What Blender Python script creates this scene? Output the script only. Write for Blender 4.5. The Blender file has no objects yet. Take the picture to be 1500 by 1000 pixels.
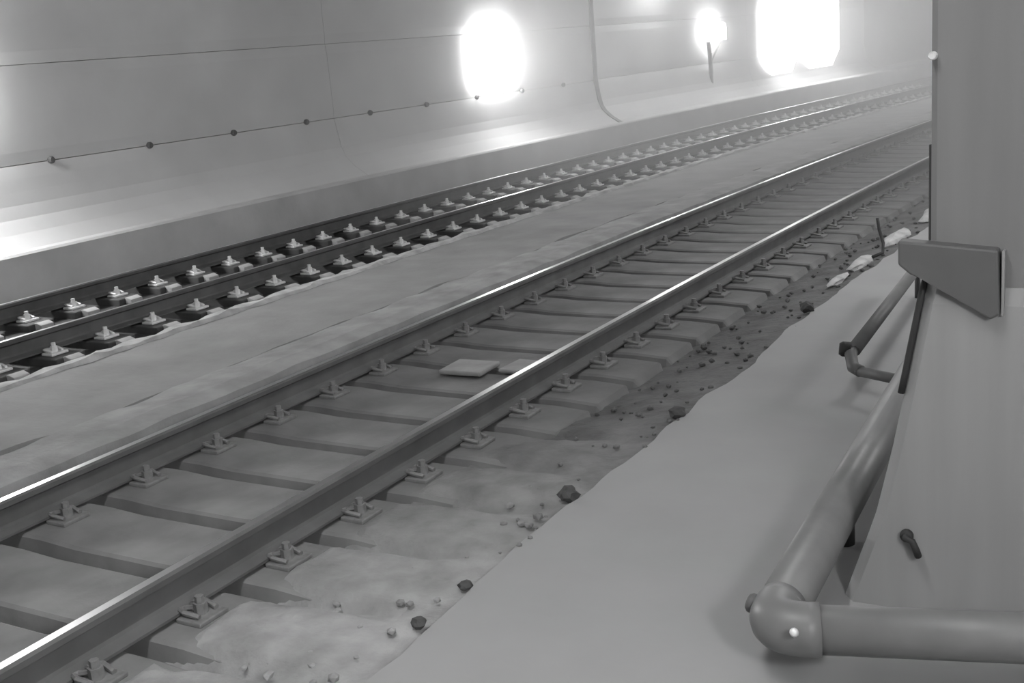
import bpy, bmesh, math, random
from mathutils import Vector, Matrix, noise

random.seed(7)
sc = bpy.context.scene
COL = sc.collection
PI = math.pi

# ------------------------------------------------------------------ camera
F_PX, YAW, PITCH, ROLL, CAM_H = 1689.24, 0.523466, 0.249673, -0.086831, 2.24601
cy, sy, cp, sp = math.cos(YAW), math.sin(YAW), math.cos(PITCH), math.sin(PITCH)
fwd = Vector((-sy * cp, cy * cp, -sp)); rgt = Vector((cy, sy, 0)); upv = rgt.cross(fwd)
cr, sr = math.cos(ROLL), math.sin(ROLL)
rgt, upv = cr * rgt + sr * upv, -sr * rgt + cr * upv
cam_d = bpy.data.cameras.new('camera')
cam_d.sensor_width = 36.0; cam_d.lens = F_PX / 1500 * 36.0
cam_d.clip_start = 0.05; cam_d.clip_end = 500
cam = bpy.data.objects.new('camera', cam_d); COL.objects.link(cam)
mw = Matrix.Identity(4)
for i in range(3):
    mw[i][0], mw[i][1], mw[i][2] = rgt[i], upv[i], -fwd[i]
mw[2][3] = CAM_H
cam.matrix_world = mw
sc.camera = cam

# ------------------------------------------------------------------ world: dim grey
world = bpy.data.worlds.new('tunnel_air'); sc.world = world; world.use_nodes = True
wn = world.node_tree; wn.nodes.clear()
wo = wn.nodes.new('ShaderNodeOutputWorld')
bg = wn.nodes.new('ShaderNodeBackground'); bg.inputs[0].default_value = (0.2, 0.2, 0.2, 1); bg.inputs[1].default_value = 0.3
wn.links.new(bg.outputs[0], wo.inputs['Surface'])
HAZE = 0.055           # dusty haze hanging in the far stretch of the tunnel (volume built after the structure)

# lamp strengths (each belongs to a lamp built below)
CEIL_E = 52.0          # added, unseen ceiling tube lamps
WALL_E = {'l1': 62.0, 'l2': 42.0, 'l3': 36.0, 'l4': 20.0, 'l5': 12.0, 'l6': 70.0, 'r1': 115.0, 'r2': 75.0}

sc.view_settings.view_transform = 'Standard'
sc.view_settings.look = 'None'
sc.view_settings.gamma = 1.0
sc.view_settings.use_curve_mapping = False
sc.view_settings.exposure = 0.0
sc.cycles.use_denoising = True
sc.cycles.max_bounces = 6
sc.cycles.volume_bounces = 1
sc.cycles.sample_clamp_indirect = 4.0

# ------------------------------------------------------------------ track coordinates: t = across (metres), s = along the curve
RC = 203.70
def W(t, s, z=0.0):
    a = s / RC
    return Vector((RC - (RC - t) * math.cos(a), (RC - t) * math.sin(a), z))
def heading(s): return -s / RC            # z-rotation of the cross direction at s

# ------------------------------------------------------------------ materials
def grey(v): return (v, v, v, 1)
def mat(name, v, rough=0.8, metal=0.0, var=0.25, scale=3.0, bump=0.0, bscale=40.0, stretch=(1, 1, 1), spec=0.4, paler_near=None):
    m = bpy.data.materials.new(name); m.use_nodes = True
    nt = m.node_tree; b = nt.nodes['Principled BSDF']
    tc = nt.nodes.new('ShaderNodeTexCoord'); mp = nt.nodes.new('ShaderNodeMapping')
    mp.inputs['Scale'].default_value = stretch
    nt.links.new(tc.outputs['Object'], mp.inputs[0])
    n = nt.nodes.new('ShaderNodeTexNoise'); n.inputs['Scale'].default_value = scale; n.inputs['Detail'].default_value = 5
    nt.links.new(mp.outputs[0], n.inputs['Vector'])
    r = nt.nodes.new('ShaderNodeValToRGB')
    r.color_ramp.elements[0].position = 0.3; r.color_ramp.elements[1].position = 0.7
    r.color_ramp.elements[0].color = grey(v * (1 - var)); r.color_ramp.elements[1].color = grey(min(1, v * (1 + var)))
    nt.links.new(n.outputs['Fac'], r.inputs[0])
    if paler_near:      # paler towards the near end: (albedo factor, y where it starts to fade, y where it ends), with a wandering edge
        k, y0, y1 = paler_near
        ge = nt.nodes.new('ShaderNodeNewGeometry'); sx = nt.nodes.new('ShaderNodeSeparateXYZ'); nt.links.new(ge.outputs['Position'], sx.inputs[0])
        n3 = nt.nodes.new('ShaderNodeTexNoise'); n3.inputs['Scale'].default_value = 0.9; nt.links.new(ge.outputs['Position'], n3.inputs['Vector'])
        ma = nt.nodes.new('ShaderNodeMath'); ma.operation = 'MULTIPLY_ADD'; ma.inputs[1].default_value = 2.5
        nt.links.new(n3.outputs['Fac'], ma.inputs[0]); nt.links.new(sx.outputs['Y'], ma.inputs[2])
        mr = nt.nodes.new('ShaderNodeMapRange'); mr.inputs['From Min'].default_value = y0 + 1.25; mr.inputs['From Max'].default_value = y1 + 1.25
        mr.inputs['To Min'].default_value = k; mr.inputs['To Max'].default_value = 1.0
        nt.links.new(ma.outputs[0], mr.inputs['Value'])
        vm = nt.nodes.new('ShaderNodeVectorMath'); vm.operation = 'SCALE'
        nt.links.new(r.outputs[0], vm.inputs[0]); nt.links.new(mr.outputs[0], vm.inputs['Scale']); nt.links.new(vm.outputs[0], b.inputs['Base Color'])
    else:
        nt.links.new(r.outputs[0], b.inputs['Base Color'])
    b.inputs['Roughness'].default_value = rough; b.inputs['Metallic'].default_value = metal
    b.inputs['Specular IOR Level'].default_value = spec
    if bump:
        n2 = nt.nodes.new('ShaderNodeTexNoise'); n2.inputs['Scale'].default_value = bscale; n2.inputs['Detail'].default_value = 4
        nt.links.new(tc.outputs['Object'], n2.inputs['Vector'])
        bp = nt.nodes.new('ShaderNodeBump'); bp.inputs['Strength'].default_value = bump; bp.inputs['Distance'].default_value = 0.02
        nt.links.new(n2.outputs['Fac'], bp.inputs['Height']); nt.links.new(bp.outputs[0], b.inputs['Normal'])
    return m
def emit(name, strength):
    m = bpy.data.materials.new(name); m.use_nodes = True; nt = m.node_tree; nt.nodes.clear()
    o = nt.nodes.new('ShaderNodeOutputMaterial'); e = nt.nodes.new('ShaderNodeEmission')
    e.inputs[0].default_value = (1, 1, 1, 1); e.inputs[1].default_value = strength
    nt.links.new(e.outputs[0], o.inputs[0]); return m
M = {
    'lining':   mat('pale_concrete_lining', 0.54, 0.75, var=0.10, scale=0.6, bump=0.05, bscale=8),
    'lining2':  mat('concrete_vault', 0.40, 0.8, var=0.15, scale=0.8),
    'slab':     mat('worn_cover_slab', 0.27, 0.85, var=0.15, scale=6),
    'rock':     mat('dark_unlined_rock', 0.12, 0.9, var=0.25, scale=1.5, bump=0.4, bscale=6),
    'kerb':     mat('grey_kerb_concrete', 0.47, 0.85, var=0.12, scale=1.5, bump=0.1, bscale=15),
    'ledge':    mat('pale_ledge_concrete', 0.50, 0.7, var=0.1, scale=2.0),
    'strip':    mat('dusty_concrete_strip', 0.26, 0.9, var=0.14, scale=2.2, bump=0.25, bscale=20),
    'strip2':   mat('dusty_rough_strip', 0.29, 0.9, var=0.22, scale=3.5, bump=0.4, bscale=16),
    'lip':      mat('pale_rubble_mortar', 0.42, 0.9, var=0.25, scale=6, bump=0.5, bscale=25),
    'walk':     mat('smooth_walkway_concrete', 0.31, 0.75, var=0.07, scale=1.2, bump=0.05, bscale=10),
    'bed_dark': mat('dark_oily_trackbed', 0.045, 0.85, var=0.3, scale=4, bump=0.3, bscale=30),
    'bed':      mat('grimy_trackbed', 0.085, 0.9, var=0.3, scale=4, bump=0.3, bscale=30),
    'sleeper':  mat('dusty_concrete_sleeper', 0.16, 0.85, var=0.25, scale=2.5, bump=0.15, bscale=18, paler_near=(1.35, 3.3, 6.5)),
    'block':    mat('grimy_support_block', 0.06, 0.85, var=0.3, scale=5),
    'blockend': mat('pale_block_end', 0.38, 0.8, var=0.2, scale=9),
    'railside': mat('dark_rusty_rail_side', 0.085, 0.75, metal=0.0, var=0.25, scale=5),
    'railside2': mat('dusty_rail_side', 0.115, 0.85, var=0.15, scale=5),
    'railtop':  mat('polished_rail_head', 0.62, 0.28, metal=1.0, var=0.05, scale=8),
    'clip':     mat('dusty_steel_clip', 0.22, 0.6, metal=0.2, var=0.2, scale=20),
    'clip2':    mat('bright_steel_clip', 0.75, 0.5, metal=0.2, var=0.1, scale=20),
    'ballast':  mat('dusty_ballast', 0.12, 0.95, var=0.25, scale=5, bump=0.6, bscale=22, paler_near=(2.7, 3.2, 6.0)),
    'stone':    mat('dark_stone', 0.07, 0.9, var=0.3, scale=14),
    'pebble':   mat('ballast_stone', 0.11, 0.95, var=0.35, scale=14, paler_near=(2.7, 3.2, 6.0)),
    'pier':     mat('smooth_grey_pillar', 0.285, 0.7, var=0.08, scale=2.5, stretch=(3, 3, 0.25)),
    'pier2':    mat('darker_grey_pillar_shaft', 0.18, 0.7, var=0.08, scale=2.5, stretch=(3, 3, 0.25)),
    'pipe':     mat('grey_painted_pipe', 0.17, 0.42, var=0.1, scale=6),
    'pipe2':    mat('dark_painted_pipe', 0.11, 0.5, var=0.1, scale=6),
    'dark':     mat('dark_painted_steel', 0.10, 0.6, var=0.08, scale=6),
    'black':    mat('black_rubber', 0.03, 0.7, var=0.1, scale=6),
    'bolt':     mat('pale_bolt_head', 0.8, 0.35, metal=0.3, var=0.05),
    'housing':  mat('grey_lamp_housing', 0.4, 0.5, var=0.05),
}

# ------------------------------------------------------------------ helpers
def link(name, me, parent=None):
    o = bpy.data.objects.new(name, me); COL.objects.link(o)
    if parent: o.parent = parent
    return o
def obj(name, bm, m, parent=None, smooth=False):
    me = bpy.data.meshes.new(name)
    bmesh.ops.recalc_face_normals(bm, faces=bm.faces[:])
    bm.to_mesh(me); bm.free()
    for x in (m if isinstance(m, (list, tuple)) else [m]): me.materials.append(x)
    if smooth:
        for p in me.polygons: p.use_smooth = True
    return link(name, me, parent)
def tag(o, label, cat=None, group=None, kind=None):
    o['label'] = label
    if cat: o['category'] = cat
    if group: o['group'] = group
    if kind: o['kind'] = kind
    return o
def struct(o, label=None):
    o['kind'] = 'structure'
    if label: o['label'] = label
    return o
def thing(name, label, cat, loc=(0, 0, 0), group=None, rz=0):
    o = bpy.data.objects.new(name, None); COL.objects.link(o); o.empty_display_size = 0.1
    o.location = loc; o.rotation_euler.z = rz
    return tag(o, label, cat, group)
def box(bm, x0, x1, y0, y1, z0, z1, bev=0.0):
    vs = [bm.verts.new((x, y, z)) for x in (x0, x1) for y in (y0, y1) for z in (z0, z1)]
    fs = [(0, 1, 3, 2), (4, 6, 7, 5), (0, 4, 5, 1), (2, 3, 7, 6), (0, 2, 6, 4), (1, 5, 7, 3)]
    faces = [bm.faces.new([vs[i] for i in f]) for f in fs]
    if bev:
        es = list({e for f in faces for e in f.edges})
        bmesh.ops.bevel(bm, geom=es, offset=bev, segments=2, affect='EDGES', profile=0.5)
def prism(bm, pts, z0, z1, M4=None, bev=0.0):
    """closed outline pts (x, y) extruded along z; optional matrix"""
    M4 = M4 or Matrix.Identity(4)
    a = [bm.verts.new(M4 @ Vector((x, y, z0))) for x, y in pts]; b = [bm.verts.new(M4 @ Vector((x, y, z1))) for x, y in pts]
    n = len(pts); faces = [bm.faces.new(a), bm.faces.new(b)]
    for i in range(n): faces.append(bm.faces.new((a[i], a[(i + 1) % n], b[(i + 1) % n], b[i])))
    if bev:
        bmesh.ops.bevel(bm, geom=list({e for f in faces for e in f.edges}), offset=bev, segments=2, affect='EDGES', profile=0.5)
def sweep(bm, prof, ss, matidx=None, cap=True, jit=None):
    """profile [(t, z)] closed, swept along the curve at the stations ss; matidx = per profile-edge material"""
    rings = []
    for s in ss:
        rings.append([bm.verts.new(W(t + (jit(i, s)[0] if jit else 0), s, z + (jit(i, s)[1] if jit else 0))) for i, (t, z) in enumerate(prof)])
    n = len(prof)
    for r0, r1 in zip(rings, rings[1:]):
        for i in range(n):
            f = bm.faces.new((r0[i], r0[(i + 1) % n], r1[(i + 1) % n], r1[i]))
            if matidx: f.material_index = matidx[i]
    if cap: bm.faces.new(rings[0]); bm.faces.new(rings[-1])
def frange(a, b, st):
    n = max(1, int(round((b - a) / st))); return [a + (b - a) * i / n for i in range(n + 1)]
def tube(bm, pts, r, seg=16, cap=True):
    pts = [Vector(p) for p in pts]; rings = []; prev = None
    for i, p in enumerate(pts):
        d = ((pts[min(i + 1, len(pts) - 1)] - pts[max(i - 1, 0)])).normalized()
        if prev is None: u = d.orthogonal().normalized()
        else: u = (prev - d * prev.dot(d)).normalized()
        prev = u; v = d.cross(u)
        rr = r[i] if isinstance(r, (list, tuple)) else r
        rings.append([bm.verts.new(p + rr * (math.cos(2 * PI * k / seg) * u + math.sin(2 * PI * k / seg) * v)) for k in range(seg)])
    for a, b in zip(rings, rings[1:]):
        for k in range(seg): bm.faces.new((a[k], a[(k + 1) % seg], b[(k + 1) % seg], b[k]))
    if cap: bm.faces.new(rings[0]); bm.faces.new(rings[-1])
def disc(bm, c, axis, r, h, seg=12):
    c = Vector(c); axis = Vector(axis).normalized()
    tube(bm, [c, c + axis * h * 0.7, c + axis * h], [r, r, r * 0.75], seg)
def mk(fn, *a, **k):
    bm = bmesh.new(); fn(bm, *a, **k); return bm
def nz(x, y, z=0.0): return noise.noise(Vector((x, y, z)))

S0, S1 = -13.0, 75.0
LONG = frange(S0, S1, 1.0)

# ------------------------------------------------------------------ the setting: bed, strips, kerb, walkway, walls, vault
struct(obj('floor', mk(sweep, [(-12.6, -0.4), (-12.6, -0.06), (1.4, -0.06), (1.4, -0.4)], LONG), M['bed']), 'grimy dark concrete tunnel bed under both tracks')
struct(obj('floor_channel', mk(sweep, [(-10.9, -0.07), (-10.9, -0.03), (-7.4, -0.03), (-7.4, -0.07)], LONG), M['bed_dark']), 'blackened trackbed channel beneath the track beside the lamp wall')

# strip between the tracks: two dusty slabs with a ragged joint, and a rough pale lip towards the far track
FINE = frange(S0, 40, 0.12) + frange(41, S1, 1.0)
def jit_main(i, s):
    if i in (2, 3): return (-0.02 - max(0, 0.20 * nz(s * 1.1, 3.1) + 0.02 * nz(s * 7, 1)), 0.012 * nz(s * 2, 9))
    return (0.03 * nz(s * 3, 5), 0)
struct(obj('floor_strip', mk(sweep, [(-7.50, -0.06), (-7.50, 0.10), (-6.12, 0.10), (-6.12, -0.06)], FINE, jit=jit_main), M['strip']), 'dusty flat concrete strip between the two tracks')
def jit_low(i, s):
    if i in (0, 1): return (0.02 * nz(s * 5, 2), 0.02 * nz(s * 3, 7))
    return (0.03 * nz(s * 2, 11), 0.015 * nz(s * 2.5, 13))
struct(obj('floor_verge', mk(sweep, [(-6.12, -0.06), (-6.12, 0.11), (-5.8, 0.125), (-5.62, 0.10), (-5.60, -0.06)], FINE, jit=jit_low), M['strip2']), 'rough pale verge of the strip along the near track')
def jit_lip(i, s):
    return (0.05 * nz(s * 3.3, 21 + i) + 0.03 * nz(s * 9, 3 + i), (0.035 * nz(s * 4, 31 + i) + 0.02 * nz(s * 11, i)) if i in (1, 2) else 0)
struct(obj('trim_1', mk(sweep, [(-7.72, -0.05), (-7.66, 0.11), (-7.50, 0.13), (-7.42, 0.05)], FINE, jit=jit_lip), M['lip']), 'ragged pale mortar lip edging the strip beside the far track')

# ledge with kerb face by the far wall
struct(obj('kerb', mk(sweep, [(-12.6, -0.06), (-12.6, 0.545), (-10.80, 0.545), (-10.77, 0.52), (-10.74, -0.06)], LONG, matidx=[0, 1, 0, 0, 0]), [M['kerb'], M['ledge']]),
       'raised concrete ledge with a grey kerb face along the lamp wall')

# near walkway on the right with a wavering edge over the ballast
def jit_walk(i, s):
    if i in (0, 1): return (0.06 * nz(s * 0.8, 41) + 0.045 * nz(s * 3.1, 43) + 0.015 * nz(s * 8, 47), 0)
    return (0, 0)
struct(obj('walkway', mk(sweep, [(-2.46, -0.06), (-2.44, 0.10), (1.4, 0.10), (1.4, -0.06)], FINE, jit=jit_walk), M['walk']), 'smooth pale concrete walkway beside the near track')

# left wall: backing, panels with recessed joints, anchor bolts
def lt(z):  # lining offset, leaning in at its foot
    if z < 1.5: return -11.5 + 0.2 * ((1.5 - z) / 0.95) ** 1.6 + 0.33 * max(0, (0.95 - z) / 0.4) ** 2
    if z < 2.9: return -11.5
    return -11.5 + 0.16 * (z - 2.9) ** 2
wall = struct(obj('wall_left', mk(sweep, [(-12.9, -0.06), (-12.9, 4.2), (-12.6, 4.2), (-12.6, -0.06)], LONG), M['lining']), 'pale concrete tunnel wall with wall lamps')
rows = [(0.545, 1.411), (1.419, 2.510), (2.516, 4.05)]
segs = [(-9.25, -1.65), (-1.65, 5.95), (5.95, 13.55), (13.55, 21.12)] + [(21.15 + 7.6 * k, 28.75 + 7.6 * k) for k in range(2)]
for k, (a, b) in enumerate(segs):
    dt = 0.0 if b < 21.5 else -0.28
    for z0, z1 in rows:
        zs = frange(z0, z1, 0.14); g = 0.0025
        prof = [(lt(z) + dt, z) for z in zs] + [(lt(zs[-1]) + dt - 0.08, z1 + 0.0), (-12.62, z1), (-12.62, z0)]
        prof[0] = (prof[0][0] - 0.015, z0); prof[len(zs) - 1] = (prof[len(zs) - 1][0] - 0.015, z1)
        obj('wall_panel', mk(sweep, prof, frange(a + g, b - g, 0.95)), M['lining'], wall)
zs = frange(0.545, 4.0, 0.12)
obj('joint_strip', mk(sweep, [(lt(z) + .03, z) for z in zs] + [(-11.9, 4.0), (-11.9, 0.545)], [21.08, 21.2]), M['dark'], wall)
for a, b in ((36.4, 46), (46, 60), (60, 74)):
    obj('wall_panel', mk(sweep, [(-12.35, 0.545), (-12.35, 4.05), (-12.65, 4.05), (-12.65, 0.545)], frange(a + .01, b - .01, 1.0)), M['rock'], wall)  # dimness beyond the last lamp is put into these panels' dark colour
bolt_me = None
for k in range(-1, 9):
    s = 8.75 + 1.40 * k; c = W(-11.5, s, 1.42); ax = (W(-10, s) - W(-11, s))
    if bolt_me is None:
        b = obj('anchor_bolt', mk(disc, (-0.02, 0, 0), (1, 0, 0), 0.042, 0.06), M['dark'], wall); bolt_me = b.data
    else: b = link('anchor_bolt', bolt_me, wall)
    b.location = c; b.rotation_euler.z = heading(s)

# vault and right wall
vp = []
for i in range(25):
    a = PI - PI * i / 24
    vp.append((-5.15 + 6.55 * math.cos(a), 3.6 + 2.7 * math.sin(a)))
vo = [(-5.15 + 6.85 * math.cos(PI * i / 24), 3.6 + 3.0 * math.sin(PI * i / 24)) for i in range(25)]
struct(obj('ceiling', mk(sweep, vp + vo, LONG), M['lining2']), 'concrete tunnel vault')
struct(obj('wall_right', mk(sweep, [(1.4, -0.06), (1.4, 3.6), (1.7, 3.6), (1.7, -0.06)], LONG), M['lining2']), 'concrete tunnel wall behind the pillar')
for nm, s in (('wall_back', S0 + 0.05), ('wall_end', S1 - 0.05)):
    bm = bmesh.new(); bm.faces.new([bm.verts.new(W(t, s, z)) for t, z in vp + [(1.4, -0.06), (-11.7, -0.06)]])
    struct(obj(nm, bm, M['lining2']), 'tunnel end closing wall')

# ------------------------------------------------------------------ tracks
Z_FOOT, Z_TOP = 0.066, 0.2426
def rail_mesh(tc):
    p = [(-.070, 0), (-.070, .012), (-.016, .030), (-.010, .045), (-.010, .125), (-.034, .140), (-.036, .166), (-.022, .1766),
         (.022, .1766), (.036, .166), (.034, .140), (.010, .125), (.010, .045), (.016, .030), (.070, .012), (.070, 0)]
    mi = [0] * 16; mi[7] = 1
    return mk(sweep, [(tc + x, Z_FOOT + z) for x, z in p], frange(S0 + .5, 70, 0.6), matidx=mi)

def clip_bm(side):
    """base plate half, spring loop and square-headed screw on one side of a rail (rail at x = 0)"""
    bm = bmesh.new(); q = side
    box(bm, *sorted((q * .07, q * .21)), -.085, .085, 0.0, .022, .006)
    tube(bm, [(q * .175, -.05, .03), (q * .10, -.062, .045), (q * .062, -.045, .04), (q * .062, -.02, .038), (q * .13, 0, .05),
              (q * .062, .02, .038), (q * .062, .045, .04), (q * .10, .062, .045), (q * .175, .05, .03)], .012, 6)
    tube(bm, [(q * .135, 0, .02), (q * .135, 0, .07)], .03, 6)
    tube(bm, [(q * .135, 0, .07), (q * .135, 0, .10)], .02, 6)
    return bm
def mesh_of(bm, name, m):
    me = bpy.data.meshes.new(name); bmesh.ops.recalc_face_normals(bm, faces=bm.faces[:]); bm.to_mesh(me); bm.free(); me.materials.append(m); return me
CLIP = {(q, k): mesh_of(clip_bm(q), 'rail_clip', M[k]) for q in (-1, 1) for k in ('clip', 'clip2')}

# near track: full sleepers
near = thing('railway_track', 'near railway track with broad dusty sleepers, running beside the pale walkway', 'railway track', W(-4.338, 4))
inv = near.matrix_world
def sub(o): o.matrix_parent_inverse = Matrix.Translation(-W(-4.338, 4)); return o
for tc in (-5.091, -3.586):
    sub(obj('rail', rail_mesh(tc), [M['railside2'], M['railtop']], near))
def sleeper_bm(hw):
    bm = bmesh.new()
    xs = [-1.25, -1.22, -1.0, -0.55, -0.3, 0.3, 0.55, 1.0, 1.22, 1.25]
    zt = [-.02, .030, .044, .044, .030, .030, .044, .044, .030, -.02]
    rings = []
    for x, z in zip(xs, zt):
        w = hw if abs(x) < 1.24 else hw - .02
        rings.append([bm.verts.new((x, y, zz)) for y, zz in ((-w - .02, -.08), (-w, z - .012), (-w + .02, z), (w - .02, z), (w, z - .012), (w + .02, -.08))])
    for a, b in zip(rings, rings[1:]):
        for i in range(6): bm.faces.new((a[i], a[(i + 1) % 6], b[(i + 1) % 6], b[i]))
    bm.faces.new(rings[0]); bm.faces.new(rings[-1])
    return bm
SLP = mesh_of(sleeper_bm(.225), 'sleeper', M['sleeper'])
def at(o, t, s, z=0.0, root=None):
    p = W(t, s, z); o.location = p - root.location; o.rotation_euler.z = heading(s); return o
N_NEAR = 62
for k in range(N_NEAR):
    s = 3.635 + 0.5437 * (k - 5)
    sl = at(link('sleeper', SLP, near), -4.338, s, 0, near)
    for tr in (-0.7525, 0.7525):
        for q in (-1, 1):
            c = link('rail_clip', CLIP[(q, 'clip')], sl); c.location = (tr, 0, .042)

# far track: separate support blocks under each rail
far = thing('railway_track', 'far railway track with bright clips in a black channel by the lamp wall', 'railway track', W(-9.146, 8))
def subf(o): o.matrix_parent_inverse = Matrix.Translation(-W(-9.146, 8)); return o
for tc in (-9.898, -8.393):
    subf(obj('rail', rail_mesh(tc), [M['railside'], M['railtop']], far))
def block_bm():
    bm = bmesh.new(); box(bm, -.34, .34, -.15, .15, -.08, .042, .012); return bm
def end_bm():
    bm = bmesh.new(); prism(bm, [(.33, -.02), (.33, .046), (.36, .052), (.43, .03), (.43, -.02)], -.075, .075, Matrix(((1, 0, 0, 0), (0, 0, 1, 0), (0, 1, 0, 0), (0, 0, 0, 1))), .006); return bm
BLK = mesh_of(block_bm(), 'support_block', M['block']); BEND = mesh_of(end_bm(), 'block_end', M['blockend'])
for tc, sfirst in ((-9.898, 6.937), (-8.393, 5.579)):
    for k in range(58):
        s = sfirst + 0.531 * (k - 3)
        b = at(link('support_block', BLK, far), tc, s, 0, far)
        for q in (-1, 1):
            c = link('rail_clip', CLIP[(q, 'clip2')], b); c.location = (0, 0, .042)
        link('block_end', BEND, b)

# loose concrete cover slabs lying between the near rails
sl = tag(obj('cover_slab', mk(box, -.17, .17, -.15, .15, 0, .035, .012), M['slab']), 'larger pale loose slab lying across a sleeper between the near rails', 'slab', 'loose slabs on the near track')
sl.location = W(-4.34, 6.56, .045); sl.rotation_euler.z = heading(6.5) + .05
s2 = tag(obj('cover_slab', mk(box, -.13, .13, -.14, .14, 0, .03, .012), M['slab']), 'smaller pale loose slab hard against the walkway-side rail of the near track', 'slab', 'loose slabs on the near track')
s2.location = W(-3.96, 6.68, .045); s2.rotation_euler.z = heading(6.6) - .05

# ------------------------------------------------------------------ ballast shoulder by the walkway
bm = bmesh.new()
ts = [-3.50 + 0.055 * i for i in range(21)]; ss = frange(0.2, 34, 0.06)
rows_ = []
for s in ss:
    r = []
    for t in ts:
        u = (t + 3.5) / 1.1
        ph = ((s - 3.635) / 0.5437) % 1.0; ph = min(ph, 1 - ph) * 2          # 0 on a sleeper, 1 in the gap
        d = min(1, max(0, (6.8 - s) / 2.2)); d = d * d * (3 - 2 * d)          # mound cover thins out further along
        gap = min(0.085, -0.05 + 0.18 * max(0, (u - 0.25)) ** 0.9)
        e = min(1, max(0, (u - 0.01 + 0.06 * nz(s * 4, 77)) / 0.15))
        q = min(1, max(0, (0.95 - ph + 0.16 * nz(s * 5, t * 5, 2)) / 0.34)); q = q * q * (3 - 2 * q)
        mound = 0.060 + 0.025 * min(1, u * 2) - 0.03 * max(0, u - 0.5)
        z = gap + (max(gap, mound) - gap) * q * e * d + 0.014 * nz(t * 6, s * 6) * (0.4 + 0.6 * u) + 0.009 * nz(t * 15, s * 15, 4)
        if u > 0.9: z = min(z, 0.085 + 0.03 * nz(s * 5, t * 5, 8))
        r.append(bm.verts.new(W(t, s, z)))
    rows_.append(r)
for a, b in zip(rows_, rows_[1:]):
    for i in range(len(ts) - 1): bm.faces.new((a[i], a[i + 1], b[i + 1], b[i]))
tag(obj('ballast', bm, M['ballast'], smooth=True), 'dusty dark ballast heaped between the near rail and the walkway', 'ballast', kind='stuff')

def rock_bm(r, seed, sub_=1):
    bm = bmesh.new(); bmesh.ops.create_icosphere(bm, subdivisions=sub_, radius=r)
    for v in bm.verts:
        d = v.co.normalized(); v.co *= 1 + 0.45 * nz(d.x * 1.7 + seed, d.y * 1.7, d.z * 1.7)
        v.co.z *= 0.75
    return bm
bm = bmesh.new()
rnd = random.Random(3)
for k in range(520):
    s = 0.6 + 26 * rnd.random() ** 1.6; t = -3.05 + 0.62 * rnd.random(); r = rnd.uniform(.008, .026)
    u = (t + 3.5) / 1.1; z = -0.03 + 0.145 * max(0, (u - 0.3)) ** 0.9
    rb = rock_bm(r, k * .37, 1); me = bpy.data.meshes.new('tmp'); rb.to_mesh(me); rb.free()
    n0 = len(bm.verts); bm.from_mesh(me); bpy.data.meshes.remove(me); bm.verts.ensure_lookup_table()
    rot = Matrix.Rotation(rnd.random() * 6.28, 3, 'Z'); o = W(t, s, min(z + (.035 if s < 6 else .012), .10) + r * .3)
    for v in bm.verts[n0:]: v.co = rot @ v.co + o
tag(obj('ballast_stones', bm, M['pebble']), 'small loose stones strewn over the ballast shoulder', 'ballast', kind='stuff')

stones = [(-2.50, 8.46, .10, .055, 'dark round stone lying alone on the walkway edge, farthest from the pillar guard'),
          (-2.50, 4.60, .09, .05, 'dark jagged stone at the walkway edge, nearest to the pipe elbow'),
          (-2.47, 5.90, .09, .05, 'dark stone at the walkway edge between two other dark stones'),
          (-2.47, 3.62, .09, .03, 'small dark pebble on the ballast rim at the bottom of the view, upper of two'),
          (-2.47, 3.28, .09, .033, 'small dark pebble on the ballast rim at the bottom of the view, lower of two')]
for i, (t, s, z, r, lab) in enumerate(stones):
    o = tag(obj('stone', rock_bm(r, i * 3.3 + 1, 2), M['stone']), lab, 'stone', 'dark stones along the walkway edge')
    o.location = W(t, s, z + r * .5)

# pale lumps imitating the lit kerb edge along the far walkway and a bent black cable end
for i, (t, s, r) in enumerate([(-2.60, 10.35, .08), (-2.60, 11.6, .11), (-2.55, 13.0, .14), (-2.60, 9.6, .06)]):
    bm = rock_bm(r, i * 2.1 + 9, 2)
    for v in bm.verts: v.co.y *= 4.0; v.co.z *= 0.7; v.co.x *= 0.8
    o = tag(obj('mortar_lump', bm, M['lip']), ['pale mortar lump in front of the bent black cable', 'pale long mortar lump just beyond the bent black cable',
            'pale mortar lump farthest along the walkway edge, by the pillar', 'small pale mortar lump nearest along the ballast edge'][i], 'rubble', 'mortar lumps on the walkway edge')
    o.location = W(t, s, .085); o.rotation_euler.z = heading(s)
tag(obj('cable', mk(tube, [W(-2.60, 10.9, .40), W(-2.58, 10.88, .30), W(-2.52, 10.8, .18), W(-2.50, 10.7, .11), W(-2.55, 10.55, .10)], .015, 8), M['black'], smooth=True),
    'short bent black cable sticking up at the walkway edge', 'cable')

# ------------------------------------------------------------------ pillar with flared foot
YF = 4.06
pil = thing('pillar', 'tall grey concrete pillar with a flared foot standing on the walkway', 'pillar', (0.2, YF + .4, .10))
PIL = Matrix.Translation(-Vector((0.2, YF + .4, .10)))
def pobj(name, bm, m, smooth=False):
    o = obj(name, bm, m, pil, smooth); o.matrix_parent_inverse = PIL; return o
def xl(z): # left edge of the foot
    pts = [(.10, -.985), (.25, -.935), (.44, -.87), (.7, -.81), (1.01, -.75), (1.30, -.695), (1.42, -.675)]
    for (z0, a), (z1, b) in zip(pts, pts[1:]):
        if z <= z1: return a + (b - a) * (z - z0) / (z1 - z0)
    return pts[-1][1]
bm = bmesh.new(); rings = []
for z in frange(.10, 1.27, .09) + [1.33]:
    x = xl(z); f = YF - .012 + (.0 if z < 1.3 else .012)
    rings.append([bm.verts.new(p) for p in ((x, f + .05, z), (x + .04, f, z), (1.4, f, z), (1.4, 4.75, z), (x, 4.75, z))])
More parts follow.
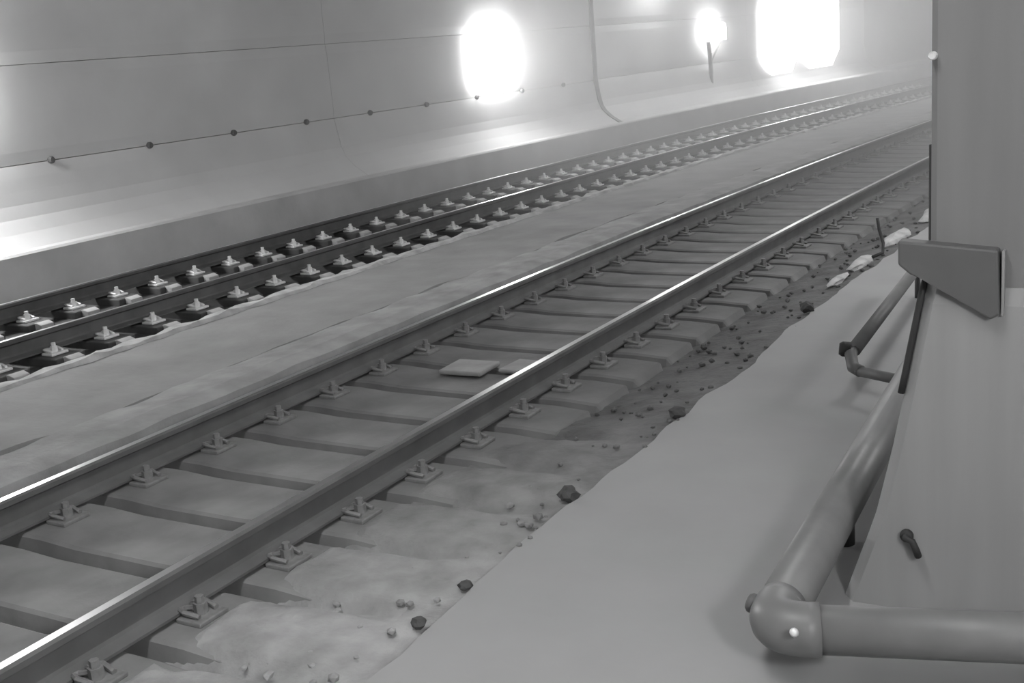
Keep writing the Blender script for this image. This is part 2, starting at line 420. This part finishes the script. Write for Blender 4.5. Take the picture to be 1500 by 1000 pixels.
for a, b in zip(rings, rings[1:]):
    for i in range(5): bm.faces.new((a[i], a[(i + 1) % 5], b[(i + 1) % 5], b[i]))
bm.faces.new(rings[0]); bm.faces.new(rings[-1])
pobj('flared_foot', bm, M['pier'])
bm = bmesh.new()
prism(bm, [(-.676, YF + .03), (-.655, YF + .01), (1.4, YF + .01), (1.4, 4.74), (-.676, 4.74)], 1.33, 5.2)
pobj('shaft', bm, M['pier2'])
edge = [(-.675 - .012, YF + .12, 1.80), (-.675 - .012, YF + .12, 1.42)] + [(xl(z) - .010, YF + .03, z) for z in (1.3, 1.15, 1.0, .93)]
pobj('edge_cable', mk(tube, edge, .012, 8), M['black'], True)  # black tube standing in for the shaded gap along the pillar edge
hk = bmesh.new(); tube(hk, [(-.745, YF, .405), (-.745, YF - .05, .405), (-.72, YF - .06, .40), (-.705, YF - .06, .365), (-.70, YF - .05, .34)], .013, 8)
disc(hk, (-.745, YF - .02, .405), (0, -1, 0), .024, .02)
pobj('hook', hk, M['black'], True)

# dark bracket plate fixed to the pillar
def px_on_y(u, v, y):
    d = fwd + rgt * ((u - 750) / F_PX) - upv * ((v - 500) / F_PX)
    return Vector((0, 0, CAM_H)) + d * (y / d.y)
bp_pts = [(-.771, 1.496), (-.453, 1.466), (-.445, 1.247), (-.474, 1.230), (-.666, 1.358), (-.730, 1.378), (-.771, 1.413)]
bm = bmesh.new()
prism(bm, bp_pts, 0, .07, Matrix(((1, 0, 0, 0), (0, 0, 1, YF - .05), (0, 1, 0, 0), (0, 0, 0, 1))), .008)
br = thing('bracket_plate', 'dark slanted steel bracket plate fixed across the pillar edge', 'bracket', (-.6, YF, 1.3))
o = obj('plate', bm, M['dark'], br); o.matrix_parent_inverse = Matrix.Translation(-Vector((-.6, YF, 1.3)))
o = obj('mounting_strip', mk(box, -.444, -.434, YF - .03, YF + .015, 1.24, 1.46, .003), M['pier'], br); o.matrix_parent_inverse = Matrix.Translation(-Vector((-.6, YF, 1.3)))

rf = tag(obj('reflector', mk(disc, (0, 0, 0), (0, -1, 0), .014, .03), M['bolt']), 'tiny bright reflector stud on the upper pillar edge', 'reflector')
rf.location = (-.668, YF + .014, 2.10)

# ------------------------------------------------------------------ pipe guard round the pillar foot
gd = thing('pipe_guard', 'grey tubular pipe guard bent round the foot of the pillar', 'guard rail', (-1.1, 3.5, .10))
GI = Matrix.Translation(-Vector((-1.1, 3.5, .10)))
def gobj(name, bm, m, smooth=True):
    o = obj(name, bm, m, gd, smooth); o.matrix_parent_inverse = GI; return o
PR = .088; PZ = .30
A = Vector((-1.065, 3.40, PZ)); B = Vector((-.308, 3.605, PZ)); Cf = Vector((-1.145, 6.45, PZ))
gobj('side_pipe', mk(tube, [A + (Cf - A).normalized() * .12, Cf], PR, 28), M['pipe'])
gobj('front_pipe', mk(tube, [A + (B - A).normalized() * .12, B, B + Vector((1.55, .05, 0))], PR * .93, 28), M['pipe'])
e0 = A + (Cf - A).normalized() * .16; e1 = A + (B - A).normalized() * .16
gobj('elbow', mk(tube, [e0 * (1 - u) ** 2 + 2 * u * (1 - u) * (A + Vector((-.03, -.03, 0))) + e1 * u * u for u in [i / 10 for i in range(11)]], PR * 1.03, 28), M['pipe'])
gobj('elbow_bolt', mk(disc, A + Vector((.105, -.085, .045)), (.15, -.8, .55), .015, .03, 10), M['bolt'])
gobj('elbow_cap', mk(disc, A + Vector((-.075, .10, .02)), (-1, .1, .25), .035, .035, 14), M['dark'])
for x, y in ((-1.09, 4.55), (.35, 3.62), (-1.142, 6.30)):
    gobj('post', mk(tube, [(x, y, .10), (x, y, PZ)], .04, 14), M['dark'])
# lighter extension rail further along
P0 = Vector((-1.14, 6.34, .27)); P1 = Vector((-1.475, 6.50, .27)); P2 = Vector((-1.53, 6.66, .35)); P3 = Vector((-1.60, 9.2, .35))
gobj('cross_pipe', mk(tube, [P0, P1], .03, 14), M['pipe2'])
gobj('bend', mk(tube, [P1 + Vector((.02, -.005, 0)), P1 + Vector((-.03, .03, .01)), P2 + Vector((-.01, -.04, -.02)), P2 + Vector((0, .05, 0))], .036, 14), M['pipe2'])
gobj('extension_pipe', mk(tube, [P2, P3], .042, 16), M['pipe2'])
gobj('end_knob', mk(disc, P2 + Vector((-.02, .0, 0)), (-1, -.25, .1), .045, .065, 14), M['black'])
for x, y in ((P3.x, P3.y - .1),):
    gobj('post', mk(tube, [(x, y, .10), (x, y, PZ + .03)], .022, 12), M['pipe2'])

# ------------------------------------------------------------------ lamps
def wall_lamp(key, s, z, hw, hh, label, dt=0.0, bracket=True, depth=.13, right=False):
    """housing bolted to the wall with a glowing diffuser; local x = out of the wall, y = along it"""
    base = W(1.4 if right else -11.5 + dt, s, z)
    lp = thing('wall_lamp', label, 'lamp', base, 'glowing lamps on the tunnel walls', heading(s) + (PI if right else 0))
    ol = ([(-hw, -hh * .6), (-hw * .6, -hh), (hw * .6, -hh), (hw, -hh * .6)] if hh > 1 else [(-hw, -hh), (hw, -hh)]) + [ (hw, hh * .7), (hw * .75, hh), (-hw * .55, hh), (-hw, hh * .5)]
    to = Matrix(((0, 0, 1, 0), (1, 0, 0, 0), (0, 1, 0, 0), (0, 0, 0, 1)))
    obj('housing', mk(prism, [(a * .97, b * .97) for a, b in ol], .0, .035, to, .01), M['housing'], lp)
    obj('diffuser', mk(prism, ol, .025, depth, to, .01), emit('lamp_glow_' + key, WALL_E[key]), lp)
    if bracket:
        bm = bmesh.new()
        tube(bm, [(.16, -.36, -hh * 1.05), (.14, -.26, -.62), (.10, -.16, -1.0)], .055, 8)
        tube(bm, [(.16, .26, -hh * 1.05), (.13, -.20, -.66)], .045, 8)
        tube(bm, [(.10, -.16, -.98), (.05, -.02, -1.35)], [.05, .03], 8)
        obj('bracket', bm, M['dark'], lp)
    return lp
wall_lamp('l1', 7.0, 2.35, .6, .4, 'glowing wall lamp nearest the camera, just out of view', bracket=False, depth=.22)
wall_lamp('l2', 17.65, 2.13, .66, .54, 'large glowing white lamp panel on the wall before the lining step', bracket=False, depth=.10)
wall_lamp('l3', 26.75, 2.17, .40, .21, 'small glowing lamp on a dark forked bracket beyond the lining step', dt=-.28, depth=.28)
wall_lamp('l4', 30.5, 2.05, 1.1, 1.15, 'dazzling lamp at the bend, first of the two farthest', dt=-.28, bracket=False)
wall_lamp('l5', 33.0, 2.05, 1.35, 1.15, 'dazzling lamp at the bend, last of the two farthest', dt=-.28, bracket=False)

wall_lamp('l6', 23.9, 3.97, .55, .16, 'glowing lamp high on the wall between the lining step and the forked bracket', dt=-.22, bracket=False, depth=.4)
wall_lamp('r1', 0.6, 2.75, .35, .25, 'glowing lamp on the wall behind the pillar, before the pillar, out of view', bracket=False, right=True)  # added in place of a light at the camera, brightens near walkway and pillar
wall_lamp('r2', 11.0, 2.75, .35, .25, 'glowing lamp on the wall behind the pillar, past the pillar, out of view', bracket=False, right=True)

glow_c = emit('tube_lamp_glow', CEIL_E)  # tubes on the vault are added, unseen, to light the tunnel overall
for i, s in enumerate((-9.5, 1.5, 12.5, 23.5)):
    t = -2.0
    zc = 3.6 + 2.7 * math.sqrt(max(0, 1 - ((t + 5.15) / 6.55) ** 2)) - .16
    lp = thing('ceiling_lamp', 'long tube lamp on the vault ' + ('well behind the viewpoint', 'above the elbow of the pipe guard', 'above the walkway just past the pillar', 'deep in the haze above the near track')[i], 'lamp', W(t, s, zc), 'tube lamps on the vault', heading(s))
    obj('housing', mk(box, -.20, .20, -1.5, 1.5, 0, .16, .01), M['housing'], lp)
    obj('diffuser', mk(box, -.17, .17, -1.45, 1.45, -.05, .005, .01), glow_c, lp)

# ------------------------------------------------------------------ dusty haze filling the far stretch of the tunnel
hz = bpy.data.materials.new('dust_haze'); hz.use_nodes = True; nt = hz.node_tree; nt.nodes.clear()
o = nt.nodes.new('ShaderNodeOutputMaterial'); v = nt.nodes.new('ShaderNodeVolumeScatter')
v.inputs['Color'].default_value = (1, 1, 1, 1); v.inputs['Density'].default_value = HAZE; v.inputs['Anisotropy'].default_value = 0.3
nt.links.new(v.outputs[0], o.inputs['Volume'])
inner = [(-12.3, -0.02), (1.38, -0.02), (1.38, 3.55)] + [(-5.15 + 6.5 * math.cos(PI * i / 16), 3.6 + 2.65 * math.sin(PI * i / 16)) for i in range(1, 16)] + [(-12.3, 3.55)]
tag(obj('haze', mk(sweep, inner, frange(11.5, 69.5, 2.0)), hz), 'pale dust haze hanging in the far stretch of the tunnel', 'haze', kind='stuff')
